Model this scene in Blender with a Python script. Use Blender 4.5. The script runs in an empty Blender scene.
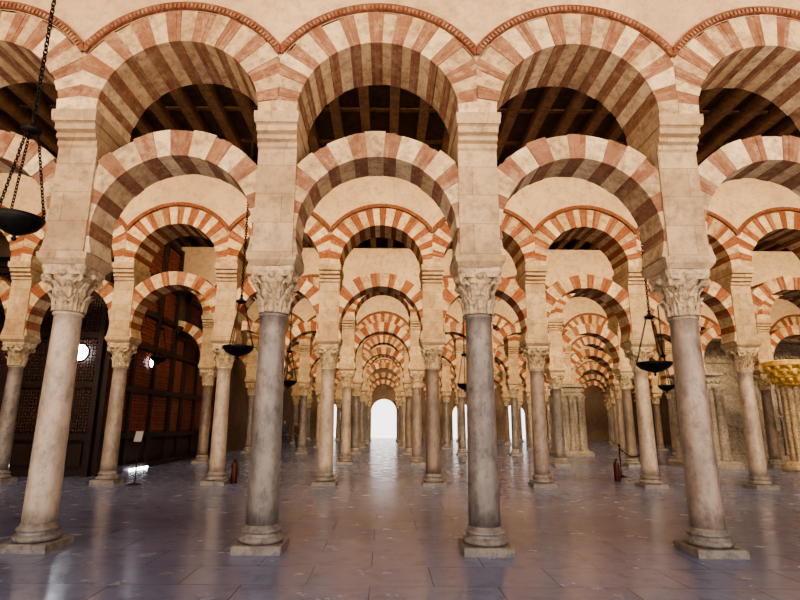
import bpy, bmesh, math, random
from mathutils import Vector, Matrix
random.seed(7)
S=2.8; R=7.35; D1=7.26; H=3.6; CEIL=8.9; WTOP=8.66
ROWS=[D1+R*i for i in range(7)]
YEND=59.0; YBACK=-4.0; XL=-15.45; XR=23.85; XSIDE=-8.4
C=bpy.context.scene.collection
try:
    bpy.context.scene.view_settings.look='AgX - High Contrast'
except Exception as e: print(e)

# ---------------------------------------------------------------- materials
def newmat(name):
    m=bpy.data.materials.new(name); m.use_nodes=True
    nt=m.node_tree; b=nt.nodes['Principled BSDF']; return m,nt,b
def mixrgb(nt,fac,a,b,mode='MIX'):
    n=nt.nodes.new('ShaderNodeMix'); n.data_type='RGBA'; n.blend_type=mode
    for s,v in ((0,fac),(6,a),(7,b)):
        if hasattr(v,'is_linked') or hasattr(v,'links'): nt.links.new(v,n.inputs[s])
        else: n.inputs[s].default_value=v if s==0 else (*v,1)
    return n.outputs[2]
def pos(nt):
    return nt.nodes.new('ShaderNodeNewGeometry').outputs['Position']
def noise(nt,vec,scale,detail=6,rough=.6):
    n=nt.nodes.new('ShaderNodeTexNoise'); n.inputs['Scale'].default_value=scale
    n.inputs['Detail'].default_value=detail; n.inputs['Roughness'].default_value=rough
    nt.links.new(vec,n.inputs['Vector']); return n.outputs['Fac']
def ramp(nt,f,lo,hi,a=0,b=1):
    n=nt.nodes.new('ShaderNodeMapRange'); n.inputs[1].default_value=lo; n.inputs[2].default_value=hi
    n.inputs[3].default_value=a; n.inputs[4].default_value=b
    nt.links.new(f,n.inputs[0]); return n.outputs[0]
def bump(nt,b,h,strength,dist=.02):
    n=nt.nodes.new('ShaderNodeBump'); n.inputs['Strength'].default_value=strength; n.inputs['Distance'].default_value=dist
    nt.links.new(h,n.inputs['Height']); nt.links.new(n.outputs[0],b.inputs['Normal'])
def stone(name,c1,c2,c3,s1=1.2,s2=9,rough=.85,bs=.5,metal=0,blocks=None,zs=1.0,hi=.68):
    m,nt,b=newmat(name); p=pos(nt)
    if zs!=1.0:
        mp=nt.nodes.new('ShaderNodeMapping'); mp.inputs['Scale'].default_value=(1,1,zs); nt.links.new(p,mp.inputs['Vector']); p2=mp.outputs[0]
    else: p2=p
    n1=ramp(nt,noise(nt,p2,s1),.38,.62); n2=ramp(nt,noise(nt,p2,s2,8,.78),.46,hi)
    col=mixrgb(nt,n1,c1,c2); col=mixrgb(nt,n2,col,c3)
    h=noise(nt,p,s2*3,6,.7)
    if blocks:
        sx=nt.nodes.new('ShaderNodeSeparateXYZ'); nt.links.new(p,sx.inputs[0])
        ad=nt.nodes.new('ShaderNodeMath'); nt.links.new(sx.outputs[0],ad.inputs[0]); nt.links.new(sx.outputs[1],ad.inputs[1])
        cx=nt.nodes.new('ShaderNodeCombineXYZ'); nt.links.new(ad.outputs[0],cx.inputs[0]); nt.links.new(sx.outputs[2],cx.inputs[1])
        bt=nt.nodes.new('ShaderNodeTexBrick'); nt.links.new(cx.outputs[0],bt.inputs['Vector'])
        bt.inputs['Scale'].default_value=1; bt.inputs['Brick Width'].default_value=blocks[0]; bt.inputs['Row Height'].default_value=blocks[1]
        bt.inputs['Mortar Size'].default_value=.006; bt.inputs['Mortar Smooth'].default_value=.5
        bt.inputs['Color1'].default_value=(1,1,1,1); bt.inputs['Color2'].default_value=(.86,.81,.75,1); bt.inputs['Mortar'].default_value=(.62,.55,.48,1)
        col=mixrgb(nt,1.0,col,bt.outputs['Color'],'MULTIPLY')
    nt.links.new(col,b.inputs['Base Color']); b.inputs['Roughness'].default_value=rough; b.inputs['Metallic'].default_value=metal
    bump(nt,b,h,bs); return m
def plain(name,c,rough=.6,metal=0,em=None,es=0):
    m,nt,b=newmat(name); b.inputs['Base Color'].default_value=(*c,1); b.inputs['Roughness'].default_value=rough
    b.inputs['Metallic'].default_value=metal
    if em: b.inputs['Emission Color'].default_value=(*em,1); b.inputs['Emission Strength'].default_value=es
    return m
M_cr=[stone('cream_voussoir_a',(.70,.53,.33),(.54,.39,.23),(.29,.20,.12),1.8,7),
      stone('cream_voussoir_b',(.60,.44,.27),(.46,.33,.20),(.25,.17,.10),2.0,8),
      stone('cream_voussoir_c',(.76,.60,.40),(.62,.47,.30),(.36,.26,.16),1.5,6)]
M_rd=[stone('brick_voussoir_a',(.34,.11,.05),(.25,.08,.038),(.38,.20,.11)),
      stone('brick_voussoir_b',(.38,.15,.075),(.30,.11,.055),(.19,.075,.04)),
      stone('brick_voussoir_c',(.28,.095,.05),(.35,.16,.09),(.43,.27,.17))]
M_rdF=[stone('worn_brick_voussoir_a',(.33,.165,.095),(.25,.11,.065),(.46,.32,.21),1.8,6),
      stone('worn_brick_voussoir_b',(.39,.22,.135),(.30,.15,.09),(.20,.10,.065),2.1,7),
      stone('worn_brick_voussoir_c',(.28,.125,.075),(.36,.20,.12),(.48,.34,.23),1.5,6)]
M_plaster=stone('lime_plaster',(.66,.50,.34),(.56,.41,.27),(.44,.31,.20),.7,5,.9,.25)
M_shaded=stone('shaded_plaster',(.24,.165,.11),(.19,.13,.09),(.13,.09,.065),.6,4,.9,.2)  # plaster again, with the shade of the deep hall put into its colour
M_pier=stone('pier_limestone',(.64,.49,.32),(.50,.37,.24),(.30,.215,.145),1.4,6,.9,.8,0,(.75,.42),1.0,.74)
M_trim=stone('red_trim',(.25,.09,.05),(.18,.065,.04),(.34,.19,.12),2,12)
M_mortar=plain('mortar',(.38,.28,.19),.95)
M_mb=[stone('marble_pink',(.48,.375,.29),(.34,.26,.205),(.16,.12,.10),2.0,7,.3,.15,0,None,.6,.72),
      stone('marble_grey',(.24,.205,.18),(.36,.30,.255),(.10,.085,.075),2.4,8,.3,.15,0,None,.6,.72),
      stone('marble_rose',(.64,.51,.39),(.49,.385,.295),(.26,.20,.155),1.8,7,.3,.15,0,None,.6,.72),
      stone('marble_brown',(.36,.27,.20),(.26,.195,.15),(.12,.09,.075),2.2,8,.3,.15,0,None,.5,.72)]
M_cap=stone('carved_capital_marble',(.68,.54,.36),(.50,.38,.25),(.17,.12,.08),4,14,.7,.5)
M_base=stone('base_stone',(.40,.34,.29),(.29,.25,.22),(.13,.11,.10),3,10,.45,.4)
M_bronze=stone('dark_bronze',(.02,.018,.017),(.035,.03,.025),(.01,.008,.008),5,20,.5,.2,.6)
M_wood=stone('carved_dark_wood',(.05,.022,.016),(.033,.014,.011),(.015,.008,.006),2,12,.5,.4)
M_ceil=stone('ceiling_boards',(.10,.05,.028),(.065,.032,.018),(.03,.016,.01),1,8,.8,.4)
M_beam=stone('ceiling_beam_wood',(.22,.12,.065),(.15,.08,.045),(.07,.035,.02),1.5,10,.75,.4)
M_chapel=stone('carved_grey_stone',(.50,.43,.35),(.38,.32,.26),(.14,.11,.09),2,14,.8,1)
M_gold=stone('gilded_stone',(.95,.68,.27),(.75,.5,.17),(.4,.25,.1),4,14,.4,.5,.3)
M_day=plain('daylight_glow',(.9,.95,1),.3,0,(.85,.93,1),14)  # emission stands in for daylight at the windows and under the doors
M_redpaint=plain('red_paint',(.08,.012,.01),.4); M_black=plain('black_plastic',(.02,.02,.02),.5)
M_white=plain('sign_white',(.30,.27,.24),.5); M_brass=plain('brass',(.6,.4,.15),.3,1)
M_patio=stone('patio_bounce_paving',(.70,.55,.38),(.6,.46,.32),(.48,.36,.25),1,6)  # pale and warm so that it bounces light into the hall
# floor
M_floor,nt,b=newmat('floor_marble_slabs'); p=pos(nt)
bt=nt.nodes.new('ShaderNodeTexBrick'); nt.links.new(p,bt.inputs['Vector'])
bt.inputs['Scale'].default_value=1; bt.inputs['Brick Width'].default_value=1.25; bt.inputs['Row Height'].default_value=.72
bt.inputs['Mortar Size'].default_value=.005; bt.inputs['Color1'].default_value=(.25,.30,.50,1); bt.inputs['Color2'].default_value=(.19,.235,.41,1)
bt.inputs['Mortar'].default_value=(.10,.10,.15,1); bt.inputs['Bias'].default_value=0
n1=ramp(nt,noise(nt,p,.5,8,.65),.35,.65); n2=ramp(nt,noise(nt,p,4,8,.7),.48,.78)
c=mixrgb(nt,n1,bt.outputs['Color'],(.29,.33,.50)); 
c=mixrgb(nt,n2,c,(.13,.155,.26))
c=mixrgb(nt,bt.outputs['Fac'],c,(.08,.09,.13)); nt.links.new(c,b.inputs['Base Color'])
nt.links.new(ramp(nt,noise(nt,p,2.5),.3,.7,.11,.30),b.inputs['Roughness'])
b.inputs['IOR'].default_value=1.7
bump(nt,b,noise(nt,p,3,4),.22,.02)

# ---------------------------------------------------------------- mesh builder
class MB:
    def __init__(s): s.v=[];s.f=[];s.m=[];s.sm=[]
    def add(s,vs,fs,mi=0,smooth=False):
        o=len(s.v); s.v+= [tuple(v) for v in vs]
        for f in fs: s.f.append(tuple(i+o for i in f)); s.m.append(mi); s.sm.append(smooth)
    def box(s,c,h,mi=0,rot=None):
        vs=[]
        for dx in(-1,1):
            for dy in(-1,1):
                for dz in(-1,1):
                    v=Vector((dx*h[0],dy*h[1],dz*h[2]))
                    if rot: v=rot@v
                    vs.append(v+Vector(c))
        s.add(vs,[(0,1,3,2),(4,6,7,5),(0,4,5,1),(2,3,7,6),(0,2,6,4),(1,5,7,3)],mi)
    def loft(s,c,lv,mi=0):
        vs=[];fs=[]
        for z,hx,hy in lv: vs+=[(c[0]-hx,c[1]-hy,z),(c[0]+hx,c[1]-hy,z),(c[0]+hx,c[1]+hy,z),(c[0]-hx,c[1]+hy,z)]
        for i in range(len(lv)-1):
            for j in range(4): fs.append((i*4+j,i*4+(j+1)%4,i*4+4+(j+1)%4,i*4+4+j))
        fs.append((3,2,1,0)); n=(len(lv)-1)*4; fs.append((n,n+1,n+2,n+3)); s.add(vs,fs,mi)
    def lathe(s,c,prof,n=24,mi=0,smooth=True,cap=True):
        vs=[];fs=[]
        for r,z in prof:
            for j in range(n):
                a=2*math.pi*j/n; vs.append((c[0]+r*math.cos(a),c[1]+r*math.sin(a),c[2]+z))
        for i in range(len(prof)-1):
            for j in range(n): fs.append((i*n+j,i*n+(j+1)%n,(i+1)*n+(j+1)%n,(i+1)*n+j))
        if cap: fs.append(tuple(range(n))[::-1]); fs.append(tuple((len(prof)-1)*n+j for j in range(n)))
        s.add(vs,fs,mi,smooth)
    def tube(s,a,b_,r,n=8,mi=0):
        a=Vector(a);b_=Vector(b_);d=(b_-a).normalized(); u=d.orthogonal().normalized(); w=d.cross(u)
        vs=[]
        for p in(a,b_):
            for j in range(n):
                t=2*math.pi*j/n; vs.append(p+r*(math.cos(t)*u+math.sin(t)*w))
        fs=[(j,(j+1)%n,n+(j+1)%n,n+j) for j in range(n)]+[tuple(range(n))[::-1],tuple(range(n,2*n))]
        s.add(vs,fs,mi,True)
    def torus(s,c,R_,r,mat3,n=12,k=6,mi=0,sx=1,a0=0,a1=2*math.pi):
        vs=[];fs=[]; full=abs(a1-a0-2*math.pi)<1e-6; N=n if full else n+1
        for i in range(N):
            a=a0+(a1-a0)*i/n
            for j in range(k):
                t=2*math.pi*j/k
                v=Vector(((R_+r*math.cos(t))*math.cos(a)*sx,(R_+r*math.cos(t))*math.sin(a),r*math.sin(t)))
                vs.append(mat3@v+Vector(c))
        for i in range(n):
            for j in range(k): fs.append((i*k+j,((i+1)%N)*k+j,((i+1)%N)*k+(j+1)%k,i*k+(j+1)%k))
        s.add(vs,fs,mi,True)
    def chain(s,a,b_,link=.06,r=.006,mi=0):
        a=Vector(a);b_=Vector(b_);L=(b_-a).length;n=max(2,int(L/(link*.78)));d=(b_-a).normalized()
        q=Vector((1,0,0)).rotation_difference(d).to_matrix()
        for i in range(n):
            p=a+(b_-a)*((i+.5)/n); rm=Matrix.Rotation(math.pi/2*(i%2),3,'X')
            s.torus(p,link*.32,r,q@rm,8,4,mi,1.7)
    def mesh(s,name,mats,cut=None):
        me=bpy.data.meshes.new(name); me.from_pydata(s.v,[],s.f)
        for m in mats: me.materials.append(m)
        me.polygons.foreach_set('material_index',s.m); me.polygons.foreach_set('use_smooth',s.sm)
        bm=bmesh.new(); bm.from_mesh(me)
        if cut is not None:
            bmesh.ops.bisect_plane(bm,geom=bm.verts[:]+bm.edges[:]+bm.faces[:],plane_co=(cut,0,0),plane_no=(1,0,0),clear_inner=True)
        bmesh.ops.recalc_face_normals(bm,faces=bm.faces); bm.to_mesh(me); bm.free()
        me.update(); return me
    def obj(s,name,mats,loc=(0,0,0),cut=None):
        o=bpy.data.objects.new(name,s.mesh(name,mats,cut)); o.location=loc; C.objects.link(o); return o
def inst(name,me,loc,rz=0,sc=None):
    o=bpy.data.objects.new(name,me); o.location=loc; o.rotation_euler[2]=rz
    if sc: o.scale=sc
    C.objects.link(o); return o

# ---------------------------------------------------------------- arcades
# material slots: 0-2 cream, 3-5 red, 6 mortar, 7 plaster, 8 pier, 9 trim
def arch(mb,cx,y,zc,rin,rout,a0,nv,hd,clip,fine):
    w=[(1.0 if i%2==0 else .9)*random.uniform(.80,1.2) for i in range(nv)]
    tot=sum(w); a=a0; span=math.pi-2*a0; segs=[]
    for i in range(nv):
        b_=a+span*w[i]/tot; cm=random.randint(0,2) if i%2==0 else 3+random.randint(0,2)
        dr=random.uniform(-.018,.018)
        if fine:
            g=.0045
            segs.append((a,a+g,6,-.012)); a2=a+g; n=3
            if i%2==0: 
                for k in range(n): segs.append((a2+(b_-a2)*k/n,a2+(b_-a2)*(k+1)/n,cm,dr))
            else:
                g2=.0028
                for k in range(n):
                    p=a2+(b_-a2)*k/n; q=a2+(b_-a2)*(k+1)/n; cm=3+random.randint(0,2); d2=dr+random.uniform(-.008,.008)
                    if k<n-1: segs.append((p,q-g2,cm,d2)); segs.append((q-g2,q,6,dr-.008))
                    else: segs.append((p,q,cm,d2))
        else:
            n=3
            for k in range(n): segs.append((a+(b_-a)*k/n,a+(b_-a)*(k+1)/n,cm,0))
        a=b_
    def P(t,dr):
        ct=abs(math.cos(t)); ro=min(rout+dr,clip/ct if ct>1e-6 else rout); ro=max(ro,rin+.01)
        ri=rin-dr*.5
        return [(cx+ri*math.cos(t),y-hd-dr*.6,zc+ri*math.sin(t)),(cx+ro*math.cos(t),y-hd-dr*.6,zc+ro*math.sin(t)),
                (cx+ro*math.cos(t),y+hd,zc+ro*math.sin(t)),(cx+ri*math.cos(t),y+hd,zc+ri*math.sin(t))]
    for (p,q,m,dr) in segs:
        fs=[(0,1,5,4),(1,2,6,5),(2,3,7,6),(3,0,4,7)]
        if fine: fs+=[(0,3,2,1),(4,5,6,7)]
        mb.add(P(p,dr)+P(q,dr),fs,m)
UZ=5.76; URI=1.13; URO=1.63; TR=1.75; HD=.5
LZ=4.1; LRI=1.1; LRO=1.48
def arcade(idx,y,ks):
    mb=MB(); fine=idx<2
    for k in ks:
        cx=k*S
        arch(mb,cx,y,UZ,URI,URO,0.0,21 if k%2 else 23,HD,S/2,fine)
        arch(mb,cx,y,LZ,LRI,LRO,-math.asin(.34/LRI),19 if k%2 else 21,.3,1.13,fine)
        n=28; a0=math.acos(S/2/URO); prev=None
        for i in range(n+1):
            t=a0+(math.pi-2*a0)*i/n; x=cx+URO*math.cos(t); z=UZ+URO*math.sin(t)
            cur=[(x,y-HD+.001,z),(x,y-HD+.001,WTOP),(x,y+HD-.001,z),(x,y+HD-.001,WTOP)]
            if prev: mb.add(prev+cur,[(0,1,5,4),(2,6,7,3),(1,3,7,5)],7)
            prev=cur
        a0=math.acos(S/2/TR)
        for sgn in(-1,1):
            prev=None; yo=y+sgn*(HD+.05); yi=y+sgn*(HD-.02)
            for i in range(n+1):
                a=a0-.06+(math.pi-2*(a0-.06))*i/n
                def rr(q): return min(q,S/2/max(abs(math.cos(a)),1e-6))
                r0=rr(URO+.012);r1=rr(TR)
                def pt(q,yy): return (cx+q*math.cos(a),yy,UZ+q*math.sin(a))
                cur=[pt(r0,yi),pt(r0,yo),pt(r1,yo),pt(r1,yi)]
                if prev: mb.add(prev+cur,[(0,1,5,4),(1,2,6,5),(2,3,7,6)],9)
                prev=cur
        if fine:
            nd=52
            for i in range(nd):
                a=a0+(math.pi-2*a0)*(i+.5)/nd
                r=URO+.045
                mb.box((cx+r*math.cos(a),y-HD-.055,UZ+r*math.sin(a)),(.030,.018,.016),3,Matrix.Rotation(-(a),3,'Y'))
    for k in ks[:-1]:
        x=k*S+S/2
        hx=.27
        mb.loft((x,y),[(H+.003,.29,.29),(H+.07,.33,.35),(H+.15,.34,.36),(H+.16,hx,.33),(5.28,hx,.33),(5.31,.275,.37),(5.36,.275,.37),(5.38,.275,.355),(5.40,.275,.42),(5.46,.275,.42),(5.48,.275,.40),(5.5,.28,.47),(5.58,.28,.47),(5.60,.28,.50),(5.60,.30,.525),(5.70,.31,.54),(5.76,.31,.54),(5.76,.2,.4)],8)
    return mb.obj('striped_double_arcade',M_cr+(M_rdF if idx==0 else M_rd)+[M_mortar,M_plaster,M_pier,M_trim],cut=None if idx<2 else XSIDE+.02)
KR={0:range(-5,9),1:range(-5,9)}
for i,y in enumerate(ROWS):
    arcade(i,y,list(KR.get(i,range(-3,9))))

# ---------------------------------------------------------------- columns
def leaf(mb,ang,r0,z0,h,w,curl,mi):
    nu,nvv=6,8; vs=[]
    for j in range(nvv+1):
        t=j/nvv
        rad=r0+.02+ .05*t*t + (curl*max(0,(t-.6)/.4)**1.5)
        z=z0+h*(t if t<.8 else .8+.2*math.sin((t-.8)/.2*math.pi*.75)*.8)
        ww=w*(1-.25*math.cos(t*6.28*2.5)*.5)*(1 if t<.55 else max(.12,1-((t-.55)/.45)**2*.85))
        for i in range(nu+1):
            u=(i/nu-.5)*2; da=u*ww/ (2*rad)
            rr=rad+.022*(1-abs(u))+ (.012 if i%2==0 else -.004)
            a=ang+da; vs.append((rr*math.cos(a),rr*math.sin(a),z))
    fs=[(j*(nu+1)+i,j*(nu+1)+i+1,(j+1)*(nu+1)+i+1,(j+1)*(nu+1)+i) for j in range(nvv) for i in range(nu)]
    mb.add(vs,fs,mi,False)
def column_mesh(name,mat,rb=.2,rt=.172,h=H):
    mb=MB()
    mb.loft((0,0),[(0,.30,.30),(.09,.30,.30),(.10,.285,.285)],2)
    pr=[]
    for i in range(7): a=-math.pi/2+math.pi*i/6; pr.append((.235+.04*math.cos(a),.14+.04*math.sin(a)))
    pr+=[(.225,.19),(.222,.215)]
    for i in range(6): a=-math.pi/2+math.pi*i/5; pr.append((.222+.025*math.cos(a),.24+.022*math.sin(a)))
    pr+=[(rb+.012,.275),(rb+.002,.31)]
    mb.lathe((0,0,0),pr,28,2)
    cz=2.97
    sh=[]
    for i in range(13):
        t=i/12; sh.append((rb+(rt-rb)*t**1.4,.30+(cz-.36)*t if i<12 else cz-.04))
    sh+=[(rt+.02,cz-.03),(rt+.025,cz-.01),(rt+.015,cz+.01),(rt,cz+.02)]
    mb.lathe((0,0,0),sh,28,0)
    mb.lathe((0,0,0),[(rt,cz+.01),(rt+.01,cz+.1),(rt+.02,cz+.28),(rt+.05,cz+.42),(rt+.095,cz+.5)],24,1)
    for k in range(8): leaf(mb,math.pi/4*k,rt-.005,cz+.02,.25,.15,.06,1)
    for k in range(8): leaf(mb,math.pi/4*(k+.5),rt-.002,cz+.14,.29,.15,.075,1)
    for k in range(4):
        a=math.pi/4+math.pi/2*k
        d=Vector((math.cos(a),math.sin(a),0)); pz=cz+.455
        m3=Matrix((d,Vector((0,0,1)),d.cross(Vector((0,0,1))))).transposed()
        mb.torus(d*.325+Vector((0,0,pz)),.045,.024,m3,12,6,1); mb.torus(d*.325+Vector((0,0,pz)),.012,.022,m3,8,6,1)
        for s in(-1,1):
            a2=a+s*.5; mb.tube((.2*math.cos(a2),.2*math.sin(a2),cz+.32),(d.x*.31,d.y*.31,pz+.02),.022,6,1)
        a3=math.pi/2*k; mb.lathe((.27*math.cos(a3),.27*math.sin(a3),cz+.51),[(.01,-.04),(.045,-.02),(.05,.02),(.02,.05)],8,1)
    vs=[];n=8
    ring=[]
    for k in range(4):
        a=math.pi/4+math.pi/2*k; p=Vector((math.cos(a),math.sin(a)))*.43; q=Vector((math.cos(a+math.pi/2),math.sin(a+math.pi/2)))*.43
        for i in range(n):
            t=.07+.86*i/(n-1); v=p.lerp(q,t); v*=1-.11*math.sin(t*math.pi); ring.append(v)
    lv=[(cz+.50,.92),(cz+.55,.96),(cz+.57,1.0),(h,1.0)]
    N=len(ring)
    for z,s_ in lv:
        for v in ring: vs.append((v.x*s_,v.y*s_,z))
    fs=[(i*N+j,i*N+(j+1)%N,(i+1)*N+(j+1)%N,(i+1)*N+j) for i in range(3) for j in range(N)]+[tuple(range(N))[::-1],tuple(range(3*N,4*N))]
    mb.add(vs,fs,1)
    return mb.mesh(name,[mat,M_cap,M_base])
CM=[column_mesh('marble_column',m) for m in M_mb]
special={(2,4):1,(3,3):1}
for i,y in enumerate(ROWS):
    ks=list(KR.get(i,range(-3,9)))[:-1]
    for k in ks:
        if (i,k) in special or (i>1 and k*S+S/2<XSIDE+.3): continue
        v={(0,-1):1,(0,-2):2,(0,0):1,(0,1):0,(1,0):3,(1,-1):2,(1,-2):2,(1,-3):0,(1,1):0,(1,2):2}.get((i,k),random.choice([0,1,2,3,0,1]))
        inst('marble_column',CM[v],(k*S+S/2,y,0),random.uniform(-.02,.02)+math.pi/2*random.randint(0,3))
def chapel_pier(x,y):
    mb=MB()
    mb.loft((0,0),[(0,.95,.95),(.18,.95,.95),(.25,.88,.88),(.3,.62,.62),(3.0,.62,.62),(3.05,.7,.7),(3.12,.7,.7),(3.16,.6,.6),(3.45,.6,.6),(3.5,.74,.74),(3.6,.74,.74)],0)
    for a in range(4):
        rot=Matrix.Rotation(a*math.pi/2,3,'Z')
        for u in(-.45,0,.45):
            p=rot@Vector((u,-.66,0))
            mb.lathe((p.x,p.y,0),[(.17,.25),(.19,.3),(.17,.36),(.13,.42),(.13,2.7),(.15,2.72),(.13,2.76),(.17,2.95),(.22,3.02)],12,0)
            for z in(1.0,1.5,2.0): mb.torus((p.x,p.y,z),.135,.018,Matrix.Identity(3),12,4,0)
        for u in range(7):
            p=rot@Vector((-.54+u*.18,-.61,3.3))
            mb.box(p,(.06,.06,.09),0,Matrix.Rotation(math.pi/4,3,'Y') if a%2==0 else Matrix.Rotation(math.pi/4,3,'X'))
    mb.obj('carved_stone_chapel_pier',[M_chapel],(x,y,0))
chapel_pier(4*S+S/2,ROWS[2]); chapel_pier(3*S+S/2,ROWS[3])
# carved chapel walls (blind lobed arcade)
def chapel_wall(x,y,nb):
    mb=MB(); LW=1.5*nb; hw=5.2
    mb.box((LW/2,0,hw/2),(LW/2,.15,hw/2)); mb.box((LW/2,-.08,.2),(LW/2,.2,.2)); mb.box((LW/2,-.1,2.0),(LW/2,.12,.05)); mb.box((LW/2,-.1,4.25),(LW/2,.14,.07)); mb.box((LW/2,-.1,hw-.06),(LW/2,.2,.08))
    RX=Matrix.Rotation(math.pi/2,3,'X'); bw=LW/nb
    for i in range(nb+1):
        mb.lathe((min(max(i*bw,.1),LW-.1),-.2,0),[(.11,.4),(.08,.5),(.07,.6),(.07,1.7),(.12,1.94)],10,0)
        mb.lathe((min(max(i*bw,.1),LW-.1),-.2,0),[(.1,2.05),(.07,2.15),(.07,2.9),(.13,3.1)],10,0)
    for i in range(nb):
        cx=(i+.5)*bw
        for z0,rr_ in((3.1,.62),(.95,.55)):
            for k in range(7):
                a=math.pi*(k+.5)/7; mb.torus((cx+rr_*math.cos(a),-.17,z0+rr_*.95*math.sin(a)),.13,.035,RX,8,5,0,1,a-1.6,a+1.6)
        for q in range(6):
            for z in(4.45,4.75): mb.box((i*bw+(q+.5)*bw/6,-.16,z),(.07,.04,.07),0,Matrix.Rotation(math.pi/4,3,'Y'))
            for z in(2.3,2.6,2.9): 
                if abs(q-2.5)<2: mb.box((cx+(q-2.5)*.17,-.15,z),(.05,.03,.05),0,Matrix.Rotation(math.pi/4,3,'Y'))
    mb.obj('carved_chapel_wall',[M_chapel],(x,y,0))
chapel_wall(13.7,ROWS[2]+1.3,6)
# gilded chapel column
mb=MB()
mb.lathe((0,0,0),[(.62,0),(.62,.15),(.5,.2),(.48,.3),(.36,.36)],16,1)
for k in range(8):
    a=math.pi/4*k; mb.lathe((.24*math.cos(a),.24*math.sin(a),0),[(.12,.3),(.09,.4),(.09,2.9),(.12,3.0)],10,1)
mb.lathe((0,0,0),[(.26,.3),(.26,3.0)],16,1)
G=.2
mb.lathe((0,0,G),[(.36,2.8),(.42,2.86),(.36,2.92),(.40,3.05),(.52,3.12),(.50,3.2),(.64,3.32),(.62,3.42),(.78,3.55),(.80,3.7),(.7,3.74)],16,0,False)
for t,(rr_,zz) in enumerate(((.5,3.0),(.62,3.22),(.74,3.44))):
    for k in range(12):
        a=math.pi/6*(k+.5*(t%2)); mb.lathe((rr_*.92*math.cos(a),rr_*.92*math.sin(a),zz+G),[(.01,-.1),(.07,-.02),(.085,.08),(.03,.1)],8,0)
mb.obj('gilded_chapel_column',[M_gold,M_cap],(15.1,20.2,0))

# ---------------------------------------------------------------- shell
mb=MB(); mb.box(((XL+XR)/2,(YBACK+YEND+8)/2,-.1),((XR-XL)/2+1,(YEND+8-YBACK)/2,.1)); mb.obj('floor',[M_floor])
mb=MB(); mb.box(((XL+XR)/2,YBACK-8,-.1),((XR-XL)/2+8,8,.095)); mb.obj('patio_bounce_ground',[M_patio])  # unseen outer ground, added to bounce sunlight up onto the arches
mb=MB(); mb.box(((XL+XR)/2,(YBACK+YEND)/2,CEIL+.25),((XR-XL)/2+.5,(YEND-YBACK)/2+.5,.2),0)
n=int((XR-XL)/.7)
for i in range(n):
    x=XL+.35+i*.7; mb.box((x,(YBACK+YEND)/2,CEIL-.06),(.11,(YEND-YBACK)/2-.4,.16),1)
for i in range(int((YEND-YBACK)/1.5)):
    mb.box(((XL+XR)/2,YBACK+.7+i*1.5,CEIL+.03),((XR-XL)/2,.06,.03),1)
mb.obj('ceiling',[M_ceil,M_beam])
def wall(name,c,h,m_=None): m=MB(); m.box(c,h,0); return m.obj(name,[m_ or M_plaster])
wall('wall_left',(XL-.2,(YBACK+16.4)/2,CEIL/2),(.2,(16.4-YBACK)/2,CEIL/2))
wall('wall_left_return',((XL+XSIDE)/2-.2,16.6,CEIL/2),((XSIDE-XL)/2-.2,.2,CEIL/2))
wall('wall_left_inner',(XSIDE-.2,(16.4+YEND)/2,CEIL/2),(.2,(YEND-16.4)/2,CEIL/2),M_shaded)
wall('wall_right',(XR+.2,(YBACK+YEND)/2,CEIL/2),(.2,(YEND-YBACK)/2,CEIL/2),M_shaded)
mb=MB()
doors=[(0,1.35,2.8),(-5.6,1.0,2.6),(8.4,1.1,2.6),(14,1.1,2.6)]
xs=sorted(doors); cur=XSIDE
for (cx,w,zs) in xs:
    mb.box(((cur+cx-w)/2,YEND,CEIL/2),((cx-w-cur)/2,.3,CEIL/2)); cur=cx+w
    n=20
    for i in range(n):
        a=math.pi*i/n;b_=math.pi*(i+1)/n
        pts=[(cx+w*math.cos(t),zs+w*math.sin(t)) for t in(a,b_)]
        vs=[]
        for yy in(YEND-.3,YEND+.3): vs+=[(pts[0][0],yy,pts[0][1]),(pts[0][0],yy,CEIL),(pts[1][0],yy,CEIL),(pts[1][0],yy,pts[1][1])]
        mb.add(vs,[(0,1,2,3),(4,7,6,5),(0,3,7,4)],0)
mb.box(((cur+XR)/2,YEND,CEIL/2),((XR-cur)/2,.3,CEIL/2))
mb.obj('wall_end',[M_shaded])

# ---------------------------------------------------------------- carved wooden screens
def screen(name,L,Hh,loc,rz,mats):
    mb=MB()
    mb.box((L/2,.09,Hh/2),(L/2,.03,Hh/2),0)
    nb=max(1,int(L/1.35)); bw=L/nb
    for i in range(nb+1): mb.box((i*bw,0,Hh/2),(.08,.07,Hh/2),0)
    zs=[.1,1.1,2.6,4.1,5.3]
    while zs[-1]<Hh-1.2: zs.append(zs[-1]+1.3)
    zs[-1]=Hh-.1
    for z in zs: mb.box((L/2,0,z),(L/2,.065,.09),0)
    for i in range(nb):
        x0=i*bw+.1;x1=(i+1)*bw-.1
        for a,b_ in zip(zs[:-1],zs[1:]):
            z0=a+.1;z1=b_-.1
            if b_<1.2:
                mb.box(((x0+x1)/2,.03,(z0+z1)/2),((x1-x0)/2-.1,.03,(z1-z0)/2-.1),0); continue
            m=7; st=(x1-x0)/m
            for q in range(1,m): mb.box((x0+q*st,.02,(z0+z1)/2),(.018,.02,(z1-z0)/2),1)
            nz=max(2,int((z1-z0)/st))
            for q in range(1,nz): mb.box(((x0+x1)/2,.03,z0+(z1-z0)*q/nz),((x1-x0)/2,.02,.018),1)
            for q in range(m):
                for w in range(nz): mb.box((x0+(q+.5)*st,.03,z0+(z1-z0)*(w+.5)/nz),(.045,.03,.045),1,Matrix.Rotation(math.pi/4,3,'Y'))
    if Hh<8:
        mb.box((L/2,-.02,Hh+.1),(L/2+.05,.14,.1),0); mb.box((L/2,-.04,Hh+.24),(L/2+.1,.16,.05),0)
    o=mb.obj(name,mats); o.location=loc; o.rotation_euler[2]=rz; return o
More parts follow.
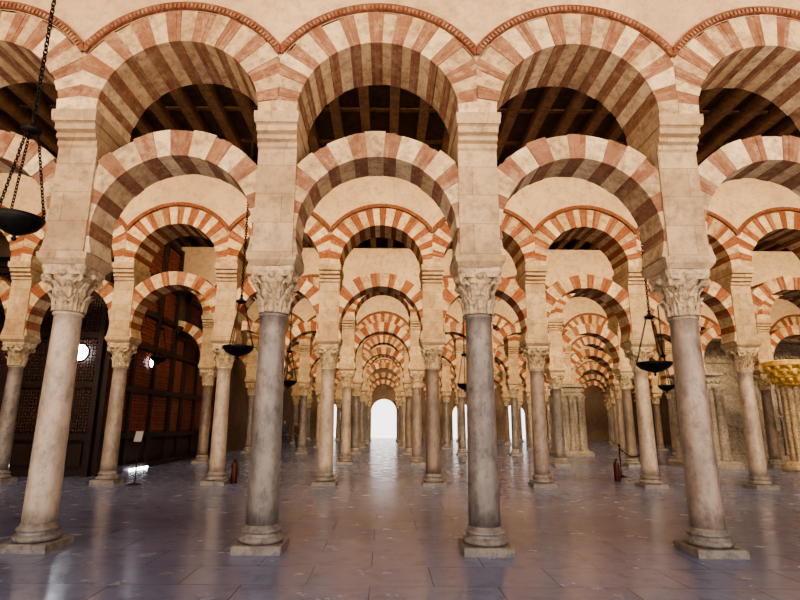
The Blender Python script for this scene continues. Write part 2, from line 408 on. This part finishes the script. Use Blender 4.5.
M_woodred=stone('lattice_wood',(.34,.11,.07),(.24,.075,.052),(.09,.03,.022),2,12,.5,.4)
M_wood2=stone('lattice_dark_wood',(.10,.045,.032),(.065,.03,.022),(.03,.015,.012),2,12,.5,.4)
screen('carved_wooden_screen',6.85,6.2,(XL+.15,16.25,0),0,[M_wood,M_wood2])
screen('carved_wooden_screen',4.9,8.4,(XSIDE+.14,16.4,0),math.pi/2,[M_wood,M_woodred])
screen('carved_wooden_screen',1.1,5.0,(XSIDE+.14,21.42,0),math.pi/2,[M_wood,M_woodred])
screen('carved_wooden_screen',5.9,8.4,(XSIDE+.14,22.65,0),math.pi/2,[M_wood,M_woodred])
def oculus(name,loc,r,ax):
    mb=MB(); rot=Matrix.Rotation(math.pi/2,3,'X') if ax=='y' else Matrix.Rotation(math.pi/2,3,'Y')
    mb.torus((0,0,0),r,.03,rot,24,8,0)
    n=24; mb.add([rot@Vector((r*math.cos(2*math.pi*i/n),r*math.sin(2*math.pi*i/n),0)) for i in range(n)],[tuple(range(n))],1)
    for k in range(4):
        a=math.pi/4*k; d=rot@Vector((math.cos(a)*r,math.sin(a)*r,0)); mb.tube(-d,d,.006,6,0)
    mb.obj(name,[M_bronze,M_day],loc)
oculus('window_1',(-8.98,16.1,3.55),.27,'y'); oculus('window_2',(XSIDE+.24,19.2,3.6),.2,'x')
for nm,c,h in(('door_light_strip',(-9.6,16.1,.035),(.35,.01,.03)),('door_light_strip',(XSIDE+.27,19.0,.03),(.01,.7,.02))):
    m=MB(); m.box(c,h,0); m.obj(nm,[M_day])  # glowing boxes imitate light coming in under the doors, no real opening

# ---------------------------------------------------------------- lamps
def lamp(x,y,z,dia=.56,drop=1.05):
    mb=MB(); r=dia/2
    mb.lathe((0,0,0),[(.012,-.20),(.03,-.18),(.012,-.15),(.05,-.13),(r*.4,-.11),(r*.8,-.05),(r,.02),(r*1.04,.05),(r,.06),(r*.93,.03),(r*.5,-.03),(.02,-.05)],32,0)
    mb.torus((0,0,.055),r*1.0,.014,Matrix.Identity(3),32,6,0)
    for k in range(6):
        a=math.pi/3*k+.5; mb.lathe((r*.7*math.cos(a),r*.7*math.sin(a),-.02),[(.02,.0),(.035,.03),(.04,.09),(.036,.09),(.03,.04)],10,1)
    for k in range(3):
        a=2*math.pi/3*k+.4; mb.chain((r*math.cos(a),r*math.sin(a),.06),(.06*math.cos(a),.06*math.sin(a),drop),.05,.0055,0)
    mb.lathe((0,0,drop),[(.02,-.05),(.10,-.02),(.11,.01),(.05,.04),(.02,.09),(.035,.12),(.01,.16)],16,0)
    mb.chain((0,0,drop+.15),(0,0,CEIL-.22-z),.07,.008,0)
    mb.obj('hanging_oil_lamp',[M_bronze,M_brass],(x,y,z))
lamp(-3.85,5.5,3.62,.5,1.1); lamp(-2.85,10.9,2.98,.6,1.0); lamp(5.55,10.9,2.72,.66,1.0)
lamp(-3.1,18.2,2.85,.55); lamp(-7.5,18.2,3.6,.5); lamp(2.8,18.3,2.8,.5); lamp(9.5,18.2,2.8,.5)

# ---------------------------------------------------------------- small things
def stanchion_row(pts,name='rope_barrier'):
    mb=MB()
    for p in pts:
        mb.lathe((p[0],p[1],0),[(.16,0),(.16,.02),(.05,.04),(.02,.06),(.02,.9),(.035,.92),(.03,.96),(.01,.98)],14,0)
    for a,b_ in zip(pts[:-1],pts[1:]):
        pr=None
        for i in range(13):
            t=i/12; q=Vector((a[0]+(b_[0]-a[0])*t,a[1]+(b_[1]-a[1])*t,.86-.22*math.sin(math.pi*t)))
            if pr: mb.tube(pr,q,.018,8,1)
            pr=q
    mb.obj(name,[M_bronze,M_redpaint])
stanchion_row([(7.6,16.0),(7.5,17.6)]); stanchion_row([(10.3,13.6),(11.9,13.6),(13.5,13.6)])
def extinguisher(x,y):
    mb=MB(); mb.lathe((0,0,0),[(.08,0),(.085,.02),(.085,.42),(.06,.5),(.03,.53),(.03,.57)],16,0)
    mb.box((0,0,.60),(.025,.06,.015),1); mb.tube((0,.05,.58),(.1,.08,.45),.012,6,1); mb.tube((.1,.08,.45),(.1,.06,.2),.012,6,1)
    mb.obj('fire_extinguisher',[M_redpaint,M_black],(x,y,0))
extinguisher(-4.2+.42,14.75); extinguisher(6.75,16.1)
mb=MB(); mb.lathe((0,0,0),[(.17,0),(.17,.02),(.02,.04),(.015,1.05)],14,0)
mb.box((0,-.03,1.18),(.11,.012,.15),0,Matrix.Rotation(-.35,3,'X')); mb.box((0,-.045,1.18),(.095,.004,.135),1,Matrix.Rotation(-.35,3,'X'))
mb.obj('information_sign_stand',[M_black,M_white],(-6.15,14.3,0))

def person(x,y,rz,shirt,trouser,hgt=1.7):
    e=bpy.data.objects.new('visitor',None); e.location=(x,y,0); e.rotation_euler[2]=rz; C.objects.link(e)
    def sk(name,vs,es,rad,mat,root=0):
        me=bpy.data.meshes.new(name); me.from_pydata([tuple(c*hgt/1.7 for c in v) for v in vs],es,[]); o=bpy.data.objects.new(name,me); C.objects.link(o); o.parent=e
        me.materials.append(mat); m=o.modifiers.new('s','SKIN')
        for i,r in enumerate(rad): me.skin_vertices[0].data[i].radius=(r,r*.85); 
        me.skin_vertices[0].data[root].use_root=True
        o.modifiers.new('d','SUBSURF').levels=1; m.use_smooth_shade=True
    sk('torso',[(0,0,.92),(0,0,1.1),(0,0,1.36),(.17,0,1.4),(-.17,0,1.4),(.23,.03,1.12),(-.23,.03,1.12),(.22,-.08,.9),(-.22,-.08,.9),(0,0,1.47)],[(0,1),(1,2),(2,3),(2,4),(3,5),(4,6),(5,7),(6,8),(2,9)],[.15,.135,.15,.065,.065,.045,.045,.035,.035,.06],shirt)
    sk('legs',[(0,0,.9),(.09,0,.84),(-.09,0,.84),(.1,-.03,.46),(-.1,.06,.46),(.1,-.02,.08),(-.1,.14,.08),(.1,-.16,.035),(-.1,.02,.035)],[(0,1),(0,2),(1,3),(2,4),(3,5),(4,6),(5,7),(6,8)],[.14,.09,.09,.06,.06,.045,.045,.035,.035],trouser)
    sk('head',[(0,0,1.46),(0,-.005,1.53),(0,-.015,1.60),(0,0,1.66)],[(0,1),(1,2),(2,3)],[.05,.065,.085,.06],skin)
    sk('hair',[(0,.03,1.56),(0,.035,1.62),(0,.01,1.69)],[(0,1),(1,2)],[.06,.08,.07],hair)
    for sx in(-1,1):
        sk('hand',[(sx*.22,-.08,.9),(sx*.22,-.1,.83),(sx*.22,-.11,.76)],[(0,1),(1,2)],[.03,.035,.02],skin)
skin=plain('skin',(.4,.23,.16),.5); hair=plain('hair',(.04,.025,.02),.6)
person(-6.1,34.5,.4,plain('jacket_dark',(.04,.04,.06),.8),plain('jeans',(.05,.06,.12),.8))
person(-5.4,34.9,-.6,plain('shirt_wine',(.12,.04,.04),.8),plain('trousers_grey',(.08,.08,.09),.8),1.62)

# ---------------------------------------------------------------- lights
def area(name,loc,sx,sy,rx,power,col,spread=180):
    l=bpy.data.lights.new(name,'AREA'); l.shape='RECTANGLE'; l.size=sx; l.size_y=sy; l.energy=power; l.color=col; l.spread=math.radians(spread)
    o=bpy.data.objects.new(name,l); o.location=loc; o.rotation_euler=(rx,0,0); C.objects.link(o)
for i,y in enumerate([D1-R+.2]+ROWS):
    x0=-8 if i>1 else -13.5
    area('added_fill_light',((x0+XR)/2,y+HD+.25,8.3),XR-x0-1,.25,math.radians(68),(330,1200,1050,900,950,700,850,650)[i],(1,.78,.52),120)  # added fill lamps out of view, no real fixture, brighten each next row
l=bpy.data.lights.new('sun','SUN'); l.energy=24; l.angle=.01; l.color=(1,.89,.70)
o=bpy.data.objects.new('sun',l); o.rotation_euler=(math.radians(90-62),0,math.radians(-12)); C.objects.link(o)
w=bpy.data.worlds.new('sky'); bpy.context.scene.world=w; w.use_nodes=True
w.node_tree.nodes['Background'].inputs[0].default_value=(.97,.94,.93,1); w.node_tree.nodes['Background'].inputs[1].default_value=1.9

# ---------------------------------------------------------------- camera
cd=bpy.data.cameras.new('camera'); cam=bpy.data.objects.new('camera',cd); C.objects.link(cam)
cd.lens=541/800*36; cd.sensor_width=36; cd.shift_x=14/800; cd.clip_end=300
cam.matrix_world=Matrix.Translation((.137,0,1.54))@Matrix.Rotation(math.radians(102.9),4,'X')@Matrix.Rotation(math.radians(.45),4,'Z')
bpy.context.scene.camera=cam
